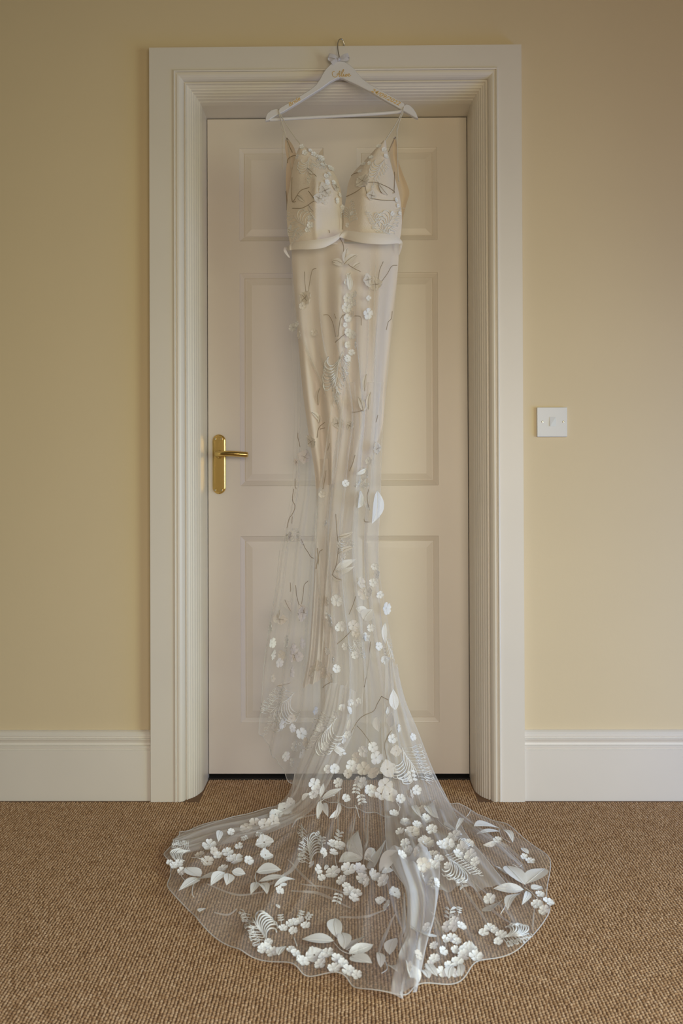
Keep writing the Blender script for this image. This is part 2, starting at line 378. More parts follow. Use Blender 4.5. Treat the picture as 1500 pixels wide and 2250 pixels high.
# ------------------------------------------------------------------ hanger
HY = -.052
q = P(745, 100, Y=HY)
hang = empty('clothes_hanger', (q.x, HY, q.z), 'white wooden bridal hanger with gold lettering hooked over the door frame', 'hanger')
up = [(583,267),(584,258),(588,250),(597,243),(606,240.5),(610,241),(612.5,245),(615,239),(640,224),(665,209),(682,198),(694,188),(702,177),(708,165),(716,153),(726,143),(736,137.5),(746,136),
      (757,138),(768,144.5),(778,153),(786,164),(796,175),(812,187),(835,199),(862,214),(884,227),(887,229),(888.5,234),(892,230.5),(900,233),(908,241),(914,251),(918,262)]
lo = [(912,260),(900,253),(884,244),(868,235),(845,222),(815,204),(780,186),(752,173.5),(746,172),(740,174),(725,182),(706,196),(680,212),(650,231),(625,246),(606,256),(597,261),(591,266)]
ol = [P(x, y, Y=HY) for x, y in up+lo]; ol = [(p.x, p.z) for p in ol]
s = MB(); s.sgn = -1; s.prism(ol, HY-.007, HY+.006, .0016)
body = s.build('hanger_body', M['hanger'], hang)
s = MB(); pts = smooth_line([tuple(P(x, y, Y=HY)) for x, y in ((592,263),(605,262.5),(680,258),(740,255),(800,251.5),(865,247),(884,243.5))], 5)
s.tube(pts, .0048, 12); s.build('trouser_bar', M['hanger'], hang, True)
s = MB(); hk = [(746,138,HY),(745.5,131,HY),(744.5,122,HY+.001),(742.5,112,HY+.004),(741.5,102,HY+.009),(742,94,HY+.015),(744.5,88,HY+.021),(748.5,85.5,HY+.026),(752.5,88,HY+.030),(755,94,HY+.033),(755.8,99,HY+.035)]
pts = smooth_line([tuple(P(x, y, Y=Y)) for x, y, Y in hk], 5); s.tube(pts, .0016, 8); s.ball(pts[-1], .0024, 8, 6); s.build('hook', M['steel'], hang, True)
# satin bow tied round the hook
s = MB()
def ribbon(mb, pts, wid, n=5, wdir=None):
    """flat band through (px,py,Y) points; width measured in the wall plane"""
    c = smooth_line([tuple(P(x, y, Y=Y)) for x, y, Y in pts], n); c = [Vector(p) for p in c]; v, f = [], []
    ww = smooth_line([(k,) for k in (wid if isinstance(wid, (list, tuple)) else [wid]*len(pts))], n)
    for i, p in enumerate(c):
        t = (c[min(i+1, len(c)-1)]-c[max(i-1, 0)]).normalized(); sd = Vector(wdir).normalized() if wdir else t.cross(Vector((0, 1, 0))).normalized()
        k = float(ww[i][0])/2; v += [p-sd*k, p+sd*k]
    for i in range(len(c)-1): f.append((2*i, 2*i+1, 2*i+3, 2*i+2))
    mb.add(v, f)
by = HY-.006
ribbon(s, [(744,130,by),(734,124,by-.006),(722,122,by-.004),(723,129,by+.002),(734,133,by-.002),(744,131,by)], [.007,.011,.013,.013,.010,.007], wdir=(.2,.2,1))
ribbon(s, [(744,130,by),(754,124,by-.006),(765,121,by-.004),(764,128,by+.002),(754,131,by-.002),(744,131,by)], [.007,.011,.013,.013,.010,.007], wdir=(-.3,.2,1))
ribbon(s, [(743,131,by-.003),(736,134,by-.007),(729,140,by-.008)], [.006,.010,.013])
ribbon(s, [(745,131,by-.003),(751,132,by-.006),(758,131,by-.008),(764,128,by-.008)], [.005,.007,.009,.011])
kn = P(744, 130.5, Y=by-.004); s.ball(kn, .0048, 10, 6)
s.build('bow', M['bow'], hang, True)
# gold lettering
def strokes(name, sets, r=.0007, Y=HY-.0076):
    s = MB()
    for st in sets:
        pts = smooth_line([tuple(P(x, y, Y=Y)) for x, y in st], 5) if len(st) > 1 else []
        s.tube(pts, r, 5)
    return s.build(name, M['gold'], body, True)
strokes('lettering', [
    [(735,157),(731,158),(730,163),(732,168),(738,169),(743,163),(746,156),(747,159),(745,166),(746,169)], [(739,163),(743,162),(748,163)],
    [(746,168),(750,164),(755,155),(754,153),(751,158),(750,167),(752,169)], [(752,169),(755,163),(755,168),(758,167),(763,163.5),(760,163),(758,166),(760,168.5),(763,166),(765,166),(768,163),(766,162),(764.5,166),(767,168),(771,165)], [(756.5,159.5),(757,160)]])
def word(txt, p0, p1, size_px, shear=.25):
    cu = bpy.data.curves.new('lettering', 'FONT'); cu.body = txt; cu.size = 1; cu.shear = shear; cu.extrude = .004; cu.align_x = 'LEFT'; cu.offset = .004
    o = bpy.data.objects.new('lettering_tmp', cu); COL.objects.link(o); bpy.context.view_layer.update()
    me = bpy.data.meshes.new_from_object(o.evaluated_get(bpy.context.evaluated_depsgraph_get())); bpy.data.objects.remove(o)
    A = P(*p0, Y=HY-.0074); B = P(*p1, Y=HY-.0074); L = (B-A).length; wmax = max(v.co.x for v in me.vertices)
    hs = size_px/pxm(A)/.7; dx = (B-A)/L; dz = Vector((-dx.z, 0, dx.x))
    for v in me.vertices: v.co = A+dx*(v.co.x/wmax*L)+dz*(v.co.y*hs)+Vector((0, -v.co.z*.05, 0))
    me.materials.clear(); me.materials.append(M['gold']); ob = bpy.data.objects.new('lettering', me); COL.objects.link(ob); ob.parent = body
word('Bride', (635.5,234.5), (661,218.5), 8.5)
word('24/09/2022', (814,201), (876.5,232.5), 9)

# ------------------------------------------------------------------ dress
q = P(757, 540, Y=-.08)
dress = empty('wedding_dress', (q.x, -.06, 0), 'ivory wedding dress of sheer tulle with embroidered flowers, train spread on the carpet', 'dress')
SHEETS = []
def sheet(name, rows, nv, nu, mat, disp=None, parent=dress, solid=True, label=None):
    """rows: list of equal-length lists of 3-D points, refined by Catmull-Rom both ways"""
    A = np.array([[tuple(p) for p in r] for r in rows], float)
    up1 = np.array([smooth_line(list(A[:, j]), nv) for j in range(A.shape[1])]).transpose(1, 0, 2)
    G = np.array([smooth_line(list(up1[i]), nu) for i in range(up1.shape[0])])
    if disp is not None:
        nr, nc = G.shape[:2]; du = np.gradient(G, axis=1); dv = np.gradient(G, axis=0)
        nn = np.cross(du, dv); nn /= np.linalg.norm(nn, axis=2, keepdims=True)+1e-9
        uu = np.linspace(0, 1, nc)[None, :]*np.ones((nr, 1)); vv = np.linspace(0, len(rows)-1, nr)[:, None]*np.ones((1, nc))
        G = disp(G, nn, du/(np.linalg.norm(du, axis=2, keepdims=True)+1e-9), uu, vv)
    G[:, :, 2] = np.maximum(G[:, :, 2], .0055)
    nr, nc = G.shape[:2]; f = [(i*nc+j, i*nc+j+1, (i+1)*nc+j+1, (i+1)*nc+j) for i in range(nr-1) for j in range(nc-1)]
    o = mesh_obj(name, G.reshape(-1, 3), f, mat, parent); localize(o) if parent is dress else None
    if label: o['label'] = label
    SHEETS.append((G.reshape(-1, 3), f)); return o, G
def row(py, xl, xr, n, yf):
    out = []
    for k in range(n):
        u = k/(n-1); out.append(P(xl+(xr-xl)*u, py[0]+(py[1]-py[0])*u if isinstance(py, tuple) else py, Y=yf(u)))
    return out
sn = lambda u, p=1: max(0, math.sin(math.pi*u))**p
# bodice: two cups joined at the deep centre point
cl = [(318,660,664),(335,652,689),(357,646,714),(380,641,734),(402,638,745),(428,633,750),(455,630,752),(482,630,753),(508,632,753),(526,635,755),(537,637,756)]
cr_ = [(308,843,847),(330,822,850),(352,802,856),(378,777,863),(402,765,870),(428,761,877),(455,757,881),(482,754,883),(508,753,881),(522,756,879),(531,757,878)]
bul = [.004,.012,.022,.034,.044,.050,.048,.040,.034,.030,.028]
def cup(c, sgn):
    rows = []
    for (py, xl, xr), b_ in zip(c, bul):
        ey = -.072 - (.018 if py > 460 else .010)
        rows.append(row(py, xl, xr, 7, lambda u, b_=b_, ey=ey: ey-b_*sn(u, .75)+(.0 if py < 440 else 0)))
    return rows
def dcup(G, nn, du, u, v):
    a = .0035*np.sin(u*9+v*.5)*np.clip(v/4, 0, 1); rd = .008*np.exp(-((u-.52)/.07)**2)*np.clip((v-2.5)/2, 0, 1)
    G = G.copy(); G[:, :, 1] -= a+rd; return G
sheet('bodice_cup', cup(cl, 1), 6, 8, M['bodice'], dcup)
def dcup2(G, nn, du, u, v):
    a = .0035*np.sin(u*8-v*.4+1)*np.clip(v/4, 0, 1); rd = .006*np.exp(-((u-.30)/.12)**2)*np.clip((v-2.5)/2, 0, 1)
    G = G.copy(); G[:, :, 1] -= a+rd; return G
sheet('bodice_cup', cup(cr_, -1), 6, 8, M['bodice'], dcup2)
# nude mesh back of the bodice, seen beside the cups
back = []
for py, xl, xr in ((302,627,631),(325,626,646),(350,630,652),(380,628,652),(420,628,650),(460,630,648),(500,634,648)):
    back.append([P(xl, py, Y=-.052), P((xl+xr)/2, py, Y=-.046), P(xr, py, Y=-.060)])
sheet('back_mesh', back, 5, 4, M['nude'], label='nude mesh back panel')
back = []
for py, xl, xr in ((302,865,869),(325,856,872),(350,858,874),(380,864,884),(405,868,894),(425,872,899),(450,874,892),(475,876,886),(500,876,882)):
    back.append([P(xl, py, Y=-.060), P((xl+xr)/2, py, Y=-.042), P(xr, py, Y=-.050)])
sheet('back_mesh', back, 5, 4, M['nude'], label='nude mesh back panel')

# satin slip lining
lin_all = [(535,640,877),(600,643,873),(680,650,864),(760,656,856),(850,664,846),(940,676,840),(1030,690,802),(1120,696,778),(1210,692,762),(1300,688,750),(1390,682,744),(1450,676,740),(1500,668,736)]
def lrows(l): return [row(py, xl, xr, 9, lambda u: -.060-.040*sn(u, .8)*(1 if py[0] < 900 else .7)) for py, xl, xr in [((p if isinstance(p, tuple) else (p, p)), a, b) for p, a, b in l]]
def dlin(G, nn, du, u, v):
    G = G.copy(); a = np.clip(v/2, .25, 1)
    G[:, :, 1] -= a*(.011*np.sin(u*17+.30*v)+.007*np.sin(u*31-.4*v+1)); return G
sheet('lining', lrows(lin_all[:6]+[((1030, 1010), 690, 812), ((1075, 1040), 694, 800)]), 6, 12, M['lining'], dlin, label='blush satin slip under the tulle')
sheet('lining', lrows([((1010,1000),690,800)]+lin_all[7:-1]+[((1512, 1478), 664, 738)]), 6, 12, M['lining_sheer'], dlin, label='sheer lower end of the slip')

# sheer side panel hanging behind on the left
sp = [[(642,640),(660,640),(690,640),(720,640)],[(640,760),(662,760),(692,760),(722,760)],[(646,880),(664,880),(692,880),(722,880)],[(644,1000),(664,1000),(692,1000),(722,1000)],
      [(640,1080),(662,1080),(690,1080),(718,1080)],[(626,1150),(652,1150),(686,1150),(716,1150)],[(614,1210),(645,1215),(682,1215),(714,1215)],[(606,1290),(640,1295),(680,1300),(714,1300)],
      [(592,1370),(634,1375),(676,1380),(716,1385)],[(581,1450),(628,1460),(674,1465),(718,1470)],[(576,1530),(622,1545),(672,1555),(722,1560)],[(570,1600),(606,1640),(662,1660),(726,1660)],[(573,1612),(604,1664),(646,1722),(730,1738)]]
rows = [[P(x, y, Y=.004+.012*k-(.06 if i > 10 else 0)*k/3) for k, (x, y) in enumerate(r)] for i, r in enumerate(sp)]
def dsp(G, nn, du, u, v):
    G = G.copy(); a = np.clip((v+1)/8, 0, 1); G[:, :, 1] += a*(.014*np.sin(u*20+.4*v)+.008*np.sin(u*41+v)); return G
_, Gs = sheet('side_panel', rows, 7, 16, M['tulle'], dsp)
s = MB(); s.tube([tuple(p) for p in Gs[:, 0][len(Gs)//2:-1]]+[tuple(p) for p in Gs[-1]], .0009, 5); s.build('hem', M['hem'], dress, True)

# outer tulle skirt flowing into the train: one continuous sheet
NC = 15
hang_rows = [(535,638,878,-.078,.040),(600,640,874,-.078,.044),(680,645,867,-.078,.044),(760,664,858,-.078,.042),(840,700,850,-.080,.038),(920,724,842,-.082,.034),(1000,712,838,-.084,.032),
      (1090,699,836,-.084,.032),(1180,692,832,-.084,.032),(1260,700,834,-.086,.034),(1330,704,846,-.088,.036),(1400,712,858,-.090,.038),(1460,714,868,-.092,.042),(1520,706,884,-.095,.050),
      (1580,688,904,-.098,.062),(1640,666,924,-.102,.076),(1700,648,948,-.108,.095)]
rows = [row(py, xl, xr, NC, lambda u: y0-dd*sn(u, .7)) for py, xl, xr, y0, dd in hang_rows]
land = [(636,1760),(646,1778),(662,1790),(684,1798),(708,1804),(732,1808),(760,1812),(790,1815),(824,1818),(858,1818),(892,1814),(922,1805),(948,1792),(968,1778),(984,1762)]
hemp = [(392,1835),(368,1880),(372,1945),(418,2012),(492,2076),(592,2120),(692,2142),(778,2168),(884,2190),(985,2158),(1090,2112),(1172,2062),(1206,1985),(1192,1880),(1105,1812)]
def mix(a, b_, t, lift=0): return P(a[0]+(b_[0]-a[0])*t, a[1]+(b_[1]-a[1])*t, z=.009+lift)
rows.append([P(x, y, z=.03) for x, y in land])
rows.append([mix(a, b_, .22, .010) for a, b_ in zip(land, hemp)])
rows.append([mix(a, b_, .50, .003) for a, b_ in zip(land, hemp)])
rows.append([mix(a, b_, .78, .001) for a, b_ in zip(land, hemp)])
rows.append([P(x, y, z=.009) for x, y in hemp])
creases = [(.30,.012,17,21),(.36,.010,16,20),(.46,.012,15,19),(.52,.014,15,20.5),(.585,.018,14,21),(.64,.014,15,21),(.70,.016,14,20.5),(.76,.014,15,21),(.83,.012,16,20.5),(.12,.012,17,21),(.2,.010,17.5,21)]
def dsk(G, nn, du, u, v):
    G = G.copy(); hg = np.clip((17.2-v)/2, 0, 1); fl = 1-hg
    amp = np.clip(v/3, .2, 1)
    ph = u*2*np.pi
    G[:, :, 1] -= hg*amp*(.010*np.sin(5*ph+.25*v)+.004*np.sin(9*ph-.5*v))
    lat = (.007*np.sin(5*ph+.25*v+1.2)+.004*np.sin(9*ph+.3*v))*amp*np.clip(np.minimum(u, 1-u)*8, 0, 1)
    G[:, :, 0] += hg*lat
    z = np.zeros_like(u)
    for uc, a, v0, v1 in creases:
        c = uc+.012*np.sin(v*1.7+uc*40); z += a*np.exp(-((u-c)/.0095)**2)*np.clip((v-v0)*1.5, 0, 1)*np.clip((v1-v)*1.2, 0, 1)
    z += .004*(1+np.sin(u*60+2*np.sin(v*2)))*np.clip((21-v)/3, .25, 1)
    edge = np.clip(v-20.2, 0, 1); z += edge*.006*(1+np.sin(u*85))
    G[:, :, 2] += fl*z
    # the flared part keeps its folds while it comes down
    wv = edge*.010; G[:, :, 0] += wv*np.sin(u*70); G[:, :, 1] += wv*np.cos(u*53)
    return G
_, GK = sheet('skirt', rows, 9, 26, M['tulle'], dsk, label='sheer outer tulle skirt and train')
s = MB()
s.tube([tuple(p) for p in GK[-1-9*5:-1, 0]]+[tuple(p) for p in GK[-1]]+[tuple(p) for p in GK[-1-9*5:-1, -1]][::-1], .0010, 5)
s.build('hem', M['hem'], dress, True)

# second tulle layer inside the narrow part of the skirt
ur = [(840,704,846,-.070),(920,722,838,-.070),(1010,712,834,-.072),(1100,700,832,-.074),(1200,692,828,-.076),(1300,702,834,-.078),(1400,712,846,-.080),(1500,708,862,-.082),(1590,690,876,-.084)]
sheet('underskirt', [row(py, xl, xr, 8, lambda u: y0-.026*sn(u)) for py, xl, xr, y0 in ur], 8, 16, M['fold'],
      lambda G, nn, du, u, v: G+np.stack([.004*np.sin(u*30+v), .007*np.sin(u*22-.5*v), 0*u], 2))
# gathered folds lying over the skirt (extra layers of the same tulle)
def strip(name, A, B, mat, nu=18, amp=.006, k=3, ncol=4, seg=6, yz=None):
    """A, B: edge polylines, entries (px,py,Y) above the floor or (px,py,None,z) on it"""
    def pt(e): return P(e[0], e[1], Y=e[2]) if e[2] is not None else P(e[0], e[1], z=e[3])
    rows = []
    for a, b_ in zip(A, B):
        pa, pb = pt(a), pt(b_); r = []
        for i in range(ncol):
            u = i/(ncol-1); p = pa.lerp(pb, u); r.append(p+Vector((0, -.012, .008))*math.sin(math.pi*u))
        rows.append(r)
    def dd(G, nn, du, u, v):
        d = amp*(np.sin(u*2*np.pi*k+v*.6)+.5*np.sin(u*2*np.pi*(2*k+1)-v*.9))*np.clip(np.minimum(u, 1-u)*6, 0, 1)
        s_ = np.where(nn[:, :, 1:2] > 0, -1, 1); G = G+nn*s_*d[:, :, None]; return G
    return sheet(name, rows, seg, nu, mat, dd)
fl = lambda x, y, z=.02: (x, y, None, z)
_, G1 = strip('left_fold', [(722,1500,-.140),(700,1575,-.140),(672,1640,-.14),(648,1700,-.13),(632,1745,-.12),fl(598,1774,.012),fl(545,1792,.012),fl(450,1810,.01),fl(386,1840,.01)],
      [(782,1520,-.155),(778,1600,-.17),(752,1660,-.19),(722,1722,-.22),(690,1775,-.24),fl(646,1806),fl(580,1834),fl(480,1858,.015),fl(372,1884,.01)], M['fold'], k=3)
def fold_edge(pts, r):
    s = MB(); s.tube([tuple(p) for p in pts], r, 5); s.build('fold_edge', M['hem'], dress, True)
fold_edge(G1[30:, 0], .0010)
_, G2 = strip('right_fold', [(846,1440,-.150),(842,1520,-.160),(838,1600,-.180),(842,1690,-.22),(845,1770,-.26),fl(847,1840,.05),fl(858,1900,.04),fl(900,1960,.03)],
      [(872,1470,-.130),(890,1540,-.130),(915,1600,-.14),(950,1690,-.15),(986,1762,-.16),fl(1022,1830,.05),fl(1070,1890,.04),fl(1118,1950,.02)], M['fold'], k=3, nu=22, amp=.006)
fold_edge(G2[:, -1], .0008); fold_edge(G2[12:, 0], .0006)
_, G3 = strip('front_ridge', [fl(850,1870,.07),fl(872,1915,.07),fl(893,1965,.06),fl(892,2030,.05),fl(878,2090,.04),fl(862,2150,.03),fl(858,2184,.015)],
      [fl(966,1872,.07),fl(966,1925,.07),fl(962,1968,.06),fl(952,2025,.05),fl(936,2080,.045),fl(924,2140,.03),fl(915,2180,.015)], M['dense'], k=1, nu=18, amp=.014)
_, G4 = strip('right_fold', [fl(985,1765,.02),fl(1030,1800,.02),fl(1085,1842,.02),fl(1140,1900,.015)], [fl(992,1800,.02),fl(1040,1836,.02),fl(1098,1882,.02),fl(1160,1930,.01)], M['tulle'], k=2, nu=10, amp=.004)
# back layer whose hem shows through the opening of the skirt
rows = [[P(x, 1560, Y=.01) for x in (690,740,800,860,900)], [P(x, 1640, Y=-.01) for x in (680,740,800,860,915)], [P(x, 1710, Y=-.04) for x in (670,735,800,870,935)],
        [P(x, y, z=.012) for x, y in ((668,1745),(735,1764),(800,1782),(870,1796),(950,1800))]]
_, G5 = sheet('back_layer', rows, 7, 12, M['tulle'], lambda G, nn, du, u, v: G+np.stack([0*u, .010*np.sin(u*40+v), 0*u], 2))
s = MB(); s.tube([tuple(p) for p in G5[-1]], .0013, 5); s.build('hem', M['hem'], dress, True)
# crisp creases: narrow doubled strips of tulle
BV = BVHTree.FromPolygons([Vector(p) for G, f in SHEETS for p in G], [tuple(i+off for i in q) for (G, f), off in zip(SHEETS, np.cumsum([0]+[len(G) for G, f in SHEETS[:-1]])) for q in f])
def hit(px, py):
    d = ray(px, py); loc, nrm, idx, dist = BV.ray_cast(CAM, d)
    if loc is None:
        return None, None
    if nrm.dot(d) > 0: nrm = -nrm
    return loc, nrm
def on(px, py, off=.0015):
    l, n_ = hit(px, py)
    if l is None: return None
    return l+n_*off-ray(px, py)*.0015
def crease(pts, wpx, mat='fold'):
    c = [on(x, y, .002) for x, y in [tuple(q) for q in smooth_line(pts, 6)]]; c = [p for p in c if p is not None]
    if len(c) < 3: return
    mb = MB(); v, f = [], []; nn = len(c)
    for i, p in enumerate(c):
        t = (c[min(i+1, nn-1)]-c[max(i-1, 0)]).normalized(); v_ = (p-CAM).normalized(); sd = t.cross(v_).normalized()
        k = wpx/2/pxm(p)*(.25+.75*math.sin(math.pi*i/(nn-1))); v += [p-sd*k, p+Vector((0, 0, .002)), p+sd*k]
    for i in range(nn-1): f += [(3*i, 3*i+1, 3*i+4, 3*i+3), (3*i+1, 3*i+2, 3*i+5, 3*i+4)]
    mb.add(v, f); mb.build('crease', M[mat], dress, True)
for pts, wd in [([(605,1935),(640,1912),(660,1880),(690,1850)],9),([(560,1950),(600,1942),(625,1920)],6),([(632,1890),(665,1925),(700,1958)],5),([(640,1960),(700,1965),(770,1998)],6),([(745,2018),(800,2016),(850,2000)],5),
      ([(660,1945),(720,1952),(770,1970)],4),([(455,1945),(520,1968),(580,1962)],4),([(640,1820),(655,1800),(700,1790)],4),([(748,1715),(742,1775),(744,1850)],4),([(808,1790),(805,1850),(798,1905)],5),([(780,1790),(770,1840),(762,1880)],4),
      ([(888,1965),(886,2030),(878,2090)],9),([(978,1840),(1010,1940),(1060,2015),(1075,2040)],5),([(1025,1925),(1070,1990),(1130,2035)],6),([(948,2005),(975,2060),(978,2085)],5),([(1050,1830),(1110,1860),(1150,1895)],7),([(868,2010),(840,2070),(830,2100)],8),
      ([(520,2000),(500,2012),(470,2008)],4),([(1175,1990),(1170,2040),(1182,2060)],4),([(1060,1790),(1100,1815),(1130,1850)],5),([(920,1420),(905,1480)],3),([(730,1460),(722,1530),(700,1600)],3),([(760,1400),(770,1470),(748,1540)],3),
      ([(820,1400),(800,1500),(795,1560)],4),([(735,780),(728,900),(712,1010),(704,1090)],3),([(762,820),(748,930),(738,1040)],4),([(812,560),(808,760),(800,900)],3),([(826,560),(822,700),(818,840)],4)]: crease(pts, wd)

# ------------------------------------------------------------------ embroidery
def frame(px, py, tilt=0):
    l, n_ = hit(px, py)
    if l is None: return None
    flat = n_.z > .55
    if flat: n_ = (n_+Vector((0, -.40, .0))).normalized()
    n_ = (n_+Vector((R.uniform(-tilt, tilt), R.uniform(-tilt, tilt)*.5, R.uniform(-tilt, tilt)))).normalized()
    x = Vector((1, 0, 0)); x = (x-n_*x.dot(n_)).normalized(); y = n_.cross(x)
    return l, n_, x, y
def petal(mb, c, n_, x, y, ang, r, wd, cup=.25, base=.12):
    """one rounded petal, cupped and notched, 5x4 grid"""
    d = x*math.cos(ang)+y*math.sin(ang); sd = n_.cross(d); v, f = [], []
    prof_ = ((base, .20), (.40, .62), (.72, 1.0), (.92, .86), (1.0, .45))
    for t, wv in prof_:
        for k in (-1, -.5, 0, .5, 1):
            notch = -.07*r if (t == 1 and k == 0) else 0
            v.append(c+d*(r*t+notch-abs(k)*.05*r*t)+sd*(wd*wv*k)+n_*(cup*r*(t*t)*.6+abs(k)*cup*r*.6*t-(k*k>.2)*(k*k<.3)*r*.05+.0012))
    for i in range(4):
        for k in range(4): f.append((i*5+k, i*5+k+1, i*5+k+6, i*5+k+5))
    mb.add(v, f)
cnt = {}
def flower(px, py, rp, kind='w', n=5):
    fr = frame(px, py, .22)
    if fr is None: print('miss flower', px, py); return
    l, n_, x, y = fr; r = rp/pxm(l)*(1.0 if py < 900 else 1.12 if py < 1780 else 1.22); c = l+n_*.0022; a0 = R.uniform(0, 6.28); mb = MB()
    for k in range(n):
        petal(mb, c, n_, x, y, a0+2*math.pi*k/n+R.uniform(-.08, .08), r*R.uniform(.9, 1.06), r*.44*(5/n), R.uniform(.10, .26))
    if kind == 'w' or rp < 10:
        for k in range(5):
            a = a0+k*1.257; mb.ball(c+(x*math.cos(a)+y*math.sin(a))*r*.13+n_*.0015, r*.09, 5, 3)
    o = mb.build('flower', M['white'] if kind == 'w' else M['cream'], dress, True)
def blossom(px, py, rp, mat='cream'):
    """organza blossom: three ruffled petals, with taupe stamens stitched in the throat"""
    fr = frame(px, py, .12)
    if fr is None: print('miss blossom', px, py); return
    l, n_, x, y = fr; r = rp/pxm(l); c = l+n_*.002; mb = MB(); a0 = R.uniform(0, 6.28)
    for k in range(4):
        a = a0+k*math.pi/2+R.uniform(-.3, .3); d = x*math.cos(a)+y*math.sin(a); sd = n_.cross(d); v, f = [], []
        L = r*R.uniform(.8, 1.15); W = r*.66; NR, NS = 6, 9
        for i in range(NR):
            t = .08+.92*i/(NR-1); ww = W*math.sin(math.pi*min(.86, .12+.74*t))**.8
            for j in range(NS):
                u = -1+2*j/(NS-1); v.append(c+d*(L*t*(1-.22*u*u))+sd*(ww*u)+n_*(r*(.12+.10*math.sin(j*1.9+k*2+i*.6))*t))
        for i in range(NR-1):
            for j in range(NS-1): f.append((i*NS+j, i*NS+j+1, (i+1)*NS+j+1, (i+1)*NS+j))
        mb.add(v, f)
    o = mb.build('blossom', M[mat], dress, True)
    if mat == 'cream' and py < 1500:
        th = MB()
        for k in range(4):
            a = a0+k*1.5; d = x*math.cos(a)+y*math.sin(a); th.tube([c+n_*.004, c+d*r*.3+n_*.005, c+d*r*.55+n_.cross(d)*r*.08+n_*.006], .0005, 4)
        th2 = mesh_obj('stamen', th.v, th.f, M['taupe'], o)
def leaf(bx, by, tx, ty, wpx, kind='w', bend=.12, part='leaf'):
    b_, t_ = on(bx, by, .002), on(tx, ty, .002)
    if b_ is None or t_ is None: print('miss leaf', bx, by, tx, ty); return
    l, n_ = hit((bx+tx)/2, (by+ty)/2)
    if l is None: n_ = Vector((0, -1, 0))
    ax = t_-b_; L = ax.length
    if L < 1e-4: return
    d = ax/L; n_ = (n_-d*n_.dot(d)).normalized(); sd = n_.cross(d)
    # world half-width giving the seen width
    m_ = (b_+t_)/2; Mi = MR.inverted()
    def pj(p): q = Mi @ (p-CAM); return Vector((q.x/-q.z*FPX, q.y/-q.z*FPX))
    axp = (pj(t_)-pj(b_)); axp = axp.normalized() if axp.length else Vector((1, 0)); e = (pj(m_+sd*.01)-pj(m_))/.01
    perp = abs(e.x*-axp.y+e.y*axp.x); hw_ = min(wpx*.56/max(perp, 250), L*.55); bend *= R.choice((-1, 1)); mb = MB(); v, f = [], []
    NR = 9
    for i in range(NR):
        t = i/(NR-1); ww = hw_*(math.sin(math.pi*t**.85)**.9 if 0 < t < 1 else .03)
        c = b_+d*(L*t)+sd*(bend*L*math.sin(math.pi*t)*.5)
        lift = .002+.10*L*math.sin(math.pi*t)
        for k in (-1, -.5, 0, .5, 1): v.append(c+sd*ww*k+n_*(lift-.22*ww*(1-abs(k)) ))
    for i in range(NR-1):
        for k in range(4): f.append((i*5+k, i*5+k+1, i*5+k+6, i*5+k+5))
    mb.add(v, f); o = mb.build(part, M['white'] if kind == 'w' else M['cream'], dress, True)
    vn = MB(); vn.tube([b_+d*(L*t)+sd*(bend*L*math.sin(math.pi*t)*.5)+n_*(.0024+.10*L*math.sin(math.pi*t)-.20*hw_*math.sin(math.pi*t)) for t in (0, .25, .5, .75, .93)], .0006, 4)
    mb2 = mesh_obj('leaf_vein', vn.v, vn.f, M['thread' if kind == 'w' else 'taupe'], o)
def stroke(mb, pts, r, n=4, seg=5, taper=True):
    c = [on(x, y, .0012) for x, y in [tuple(q) for q in smooth_line(pts, seg)]]; c = [p for p in c if p is not None]
    # drop jumps between layers
    out = [c[0]] if c else []
    for p in c[1:]:
        if (p-out[-1]).length < .035: out.append(p)
    if len(out) < 3: return
    k = len(out); rr = [r*(.45+.55*math.sin(math.pi*min(1, .15+.85*(1-i/(k-1))))) if taper else r for i in range(k)]
    mb.tube(out, rr, n)
def twig(pts, r=.0010, mat='taupe'):
    mb = MB(); stroke(mb, pts, r, 5, 6, False)
    if mb.v: mb.build('twig', M[mat], dress, True)
def fern(bx, by, tx, ty, side=1, wd=.45, mat='thread', coral=True, nf=10, r=.0011, seed=1):
    """embroidered plume: arched fronds on one side of the spine, coral twigs on the other"""
    rr = random.Random(seed); mb = MB(); ax = np.array([tx-bx, ty-by], float); L = np.hypot(*ax); d = ax/L; sd = np.array([-d[1], d[0]])*side; B = np.array([bx, by], float)
    q = lambda a, b_: tuple(B+d*L*a+sd*L*b_)
    stroke(mb, [q(0, 0), q(.3, .02), q(.6, -.02), q(.9, .01)], r*1.1)
    for k in range(nf):
        t = .02+.62*k/nf; w_ = wd*(.62+.55*math.sin(math.pi*(.25+.7*k/nf)))*rr.uniform(.9, 1.08)
        stroke(mb, [q(t, 0), q(t+.17, w_*.10), q(t+.31, w_*.32), q(t+.35, w_*.62), q(t+.27, w_*.88), q(t+.17, w_*.86)], r*1.5)
    if coral:
        for k in range(nf+3):
            t = .05+.72*k/nf; w_ = wd*.85*(1-.3*k/nf); a = rr.uniform(-.04, .04)
            p0, p1, p2 = q(t, 0), q(t+.10, -w_*.4+a), q(t+.20+a, -w_*.9)
            stroke(mb, [p0, p1, p2], r*.75); stroke(mb, [p1, q(t+.20, -w_*.45), q(t+.27, -w_*.62+a)], r*.7)
            stroke(mb, [p1, q(t+.10, -w_*.62), q(t+.13, -w_*.95)], r*.7)
            if rr.random() < .6:
                cx, cy = p2; rd = L*.028; stroke(mb, [(cx+rd*math.cos(a_), cy+rd*math.sin(a_)) for a_ in np.linspace(0, 6.28, 7)], r*.6, seg=2, taper=False)
    if mb.v: mb.build('fern_frond', M[mat], dress, True)
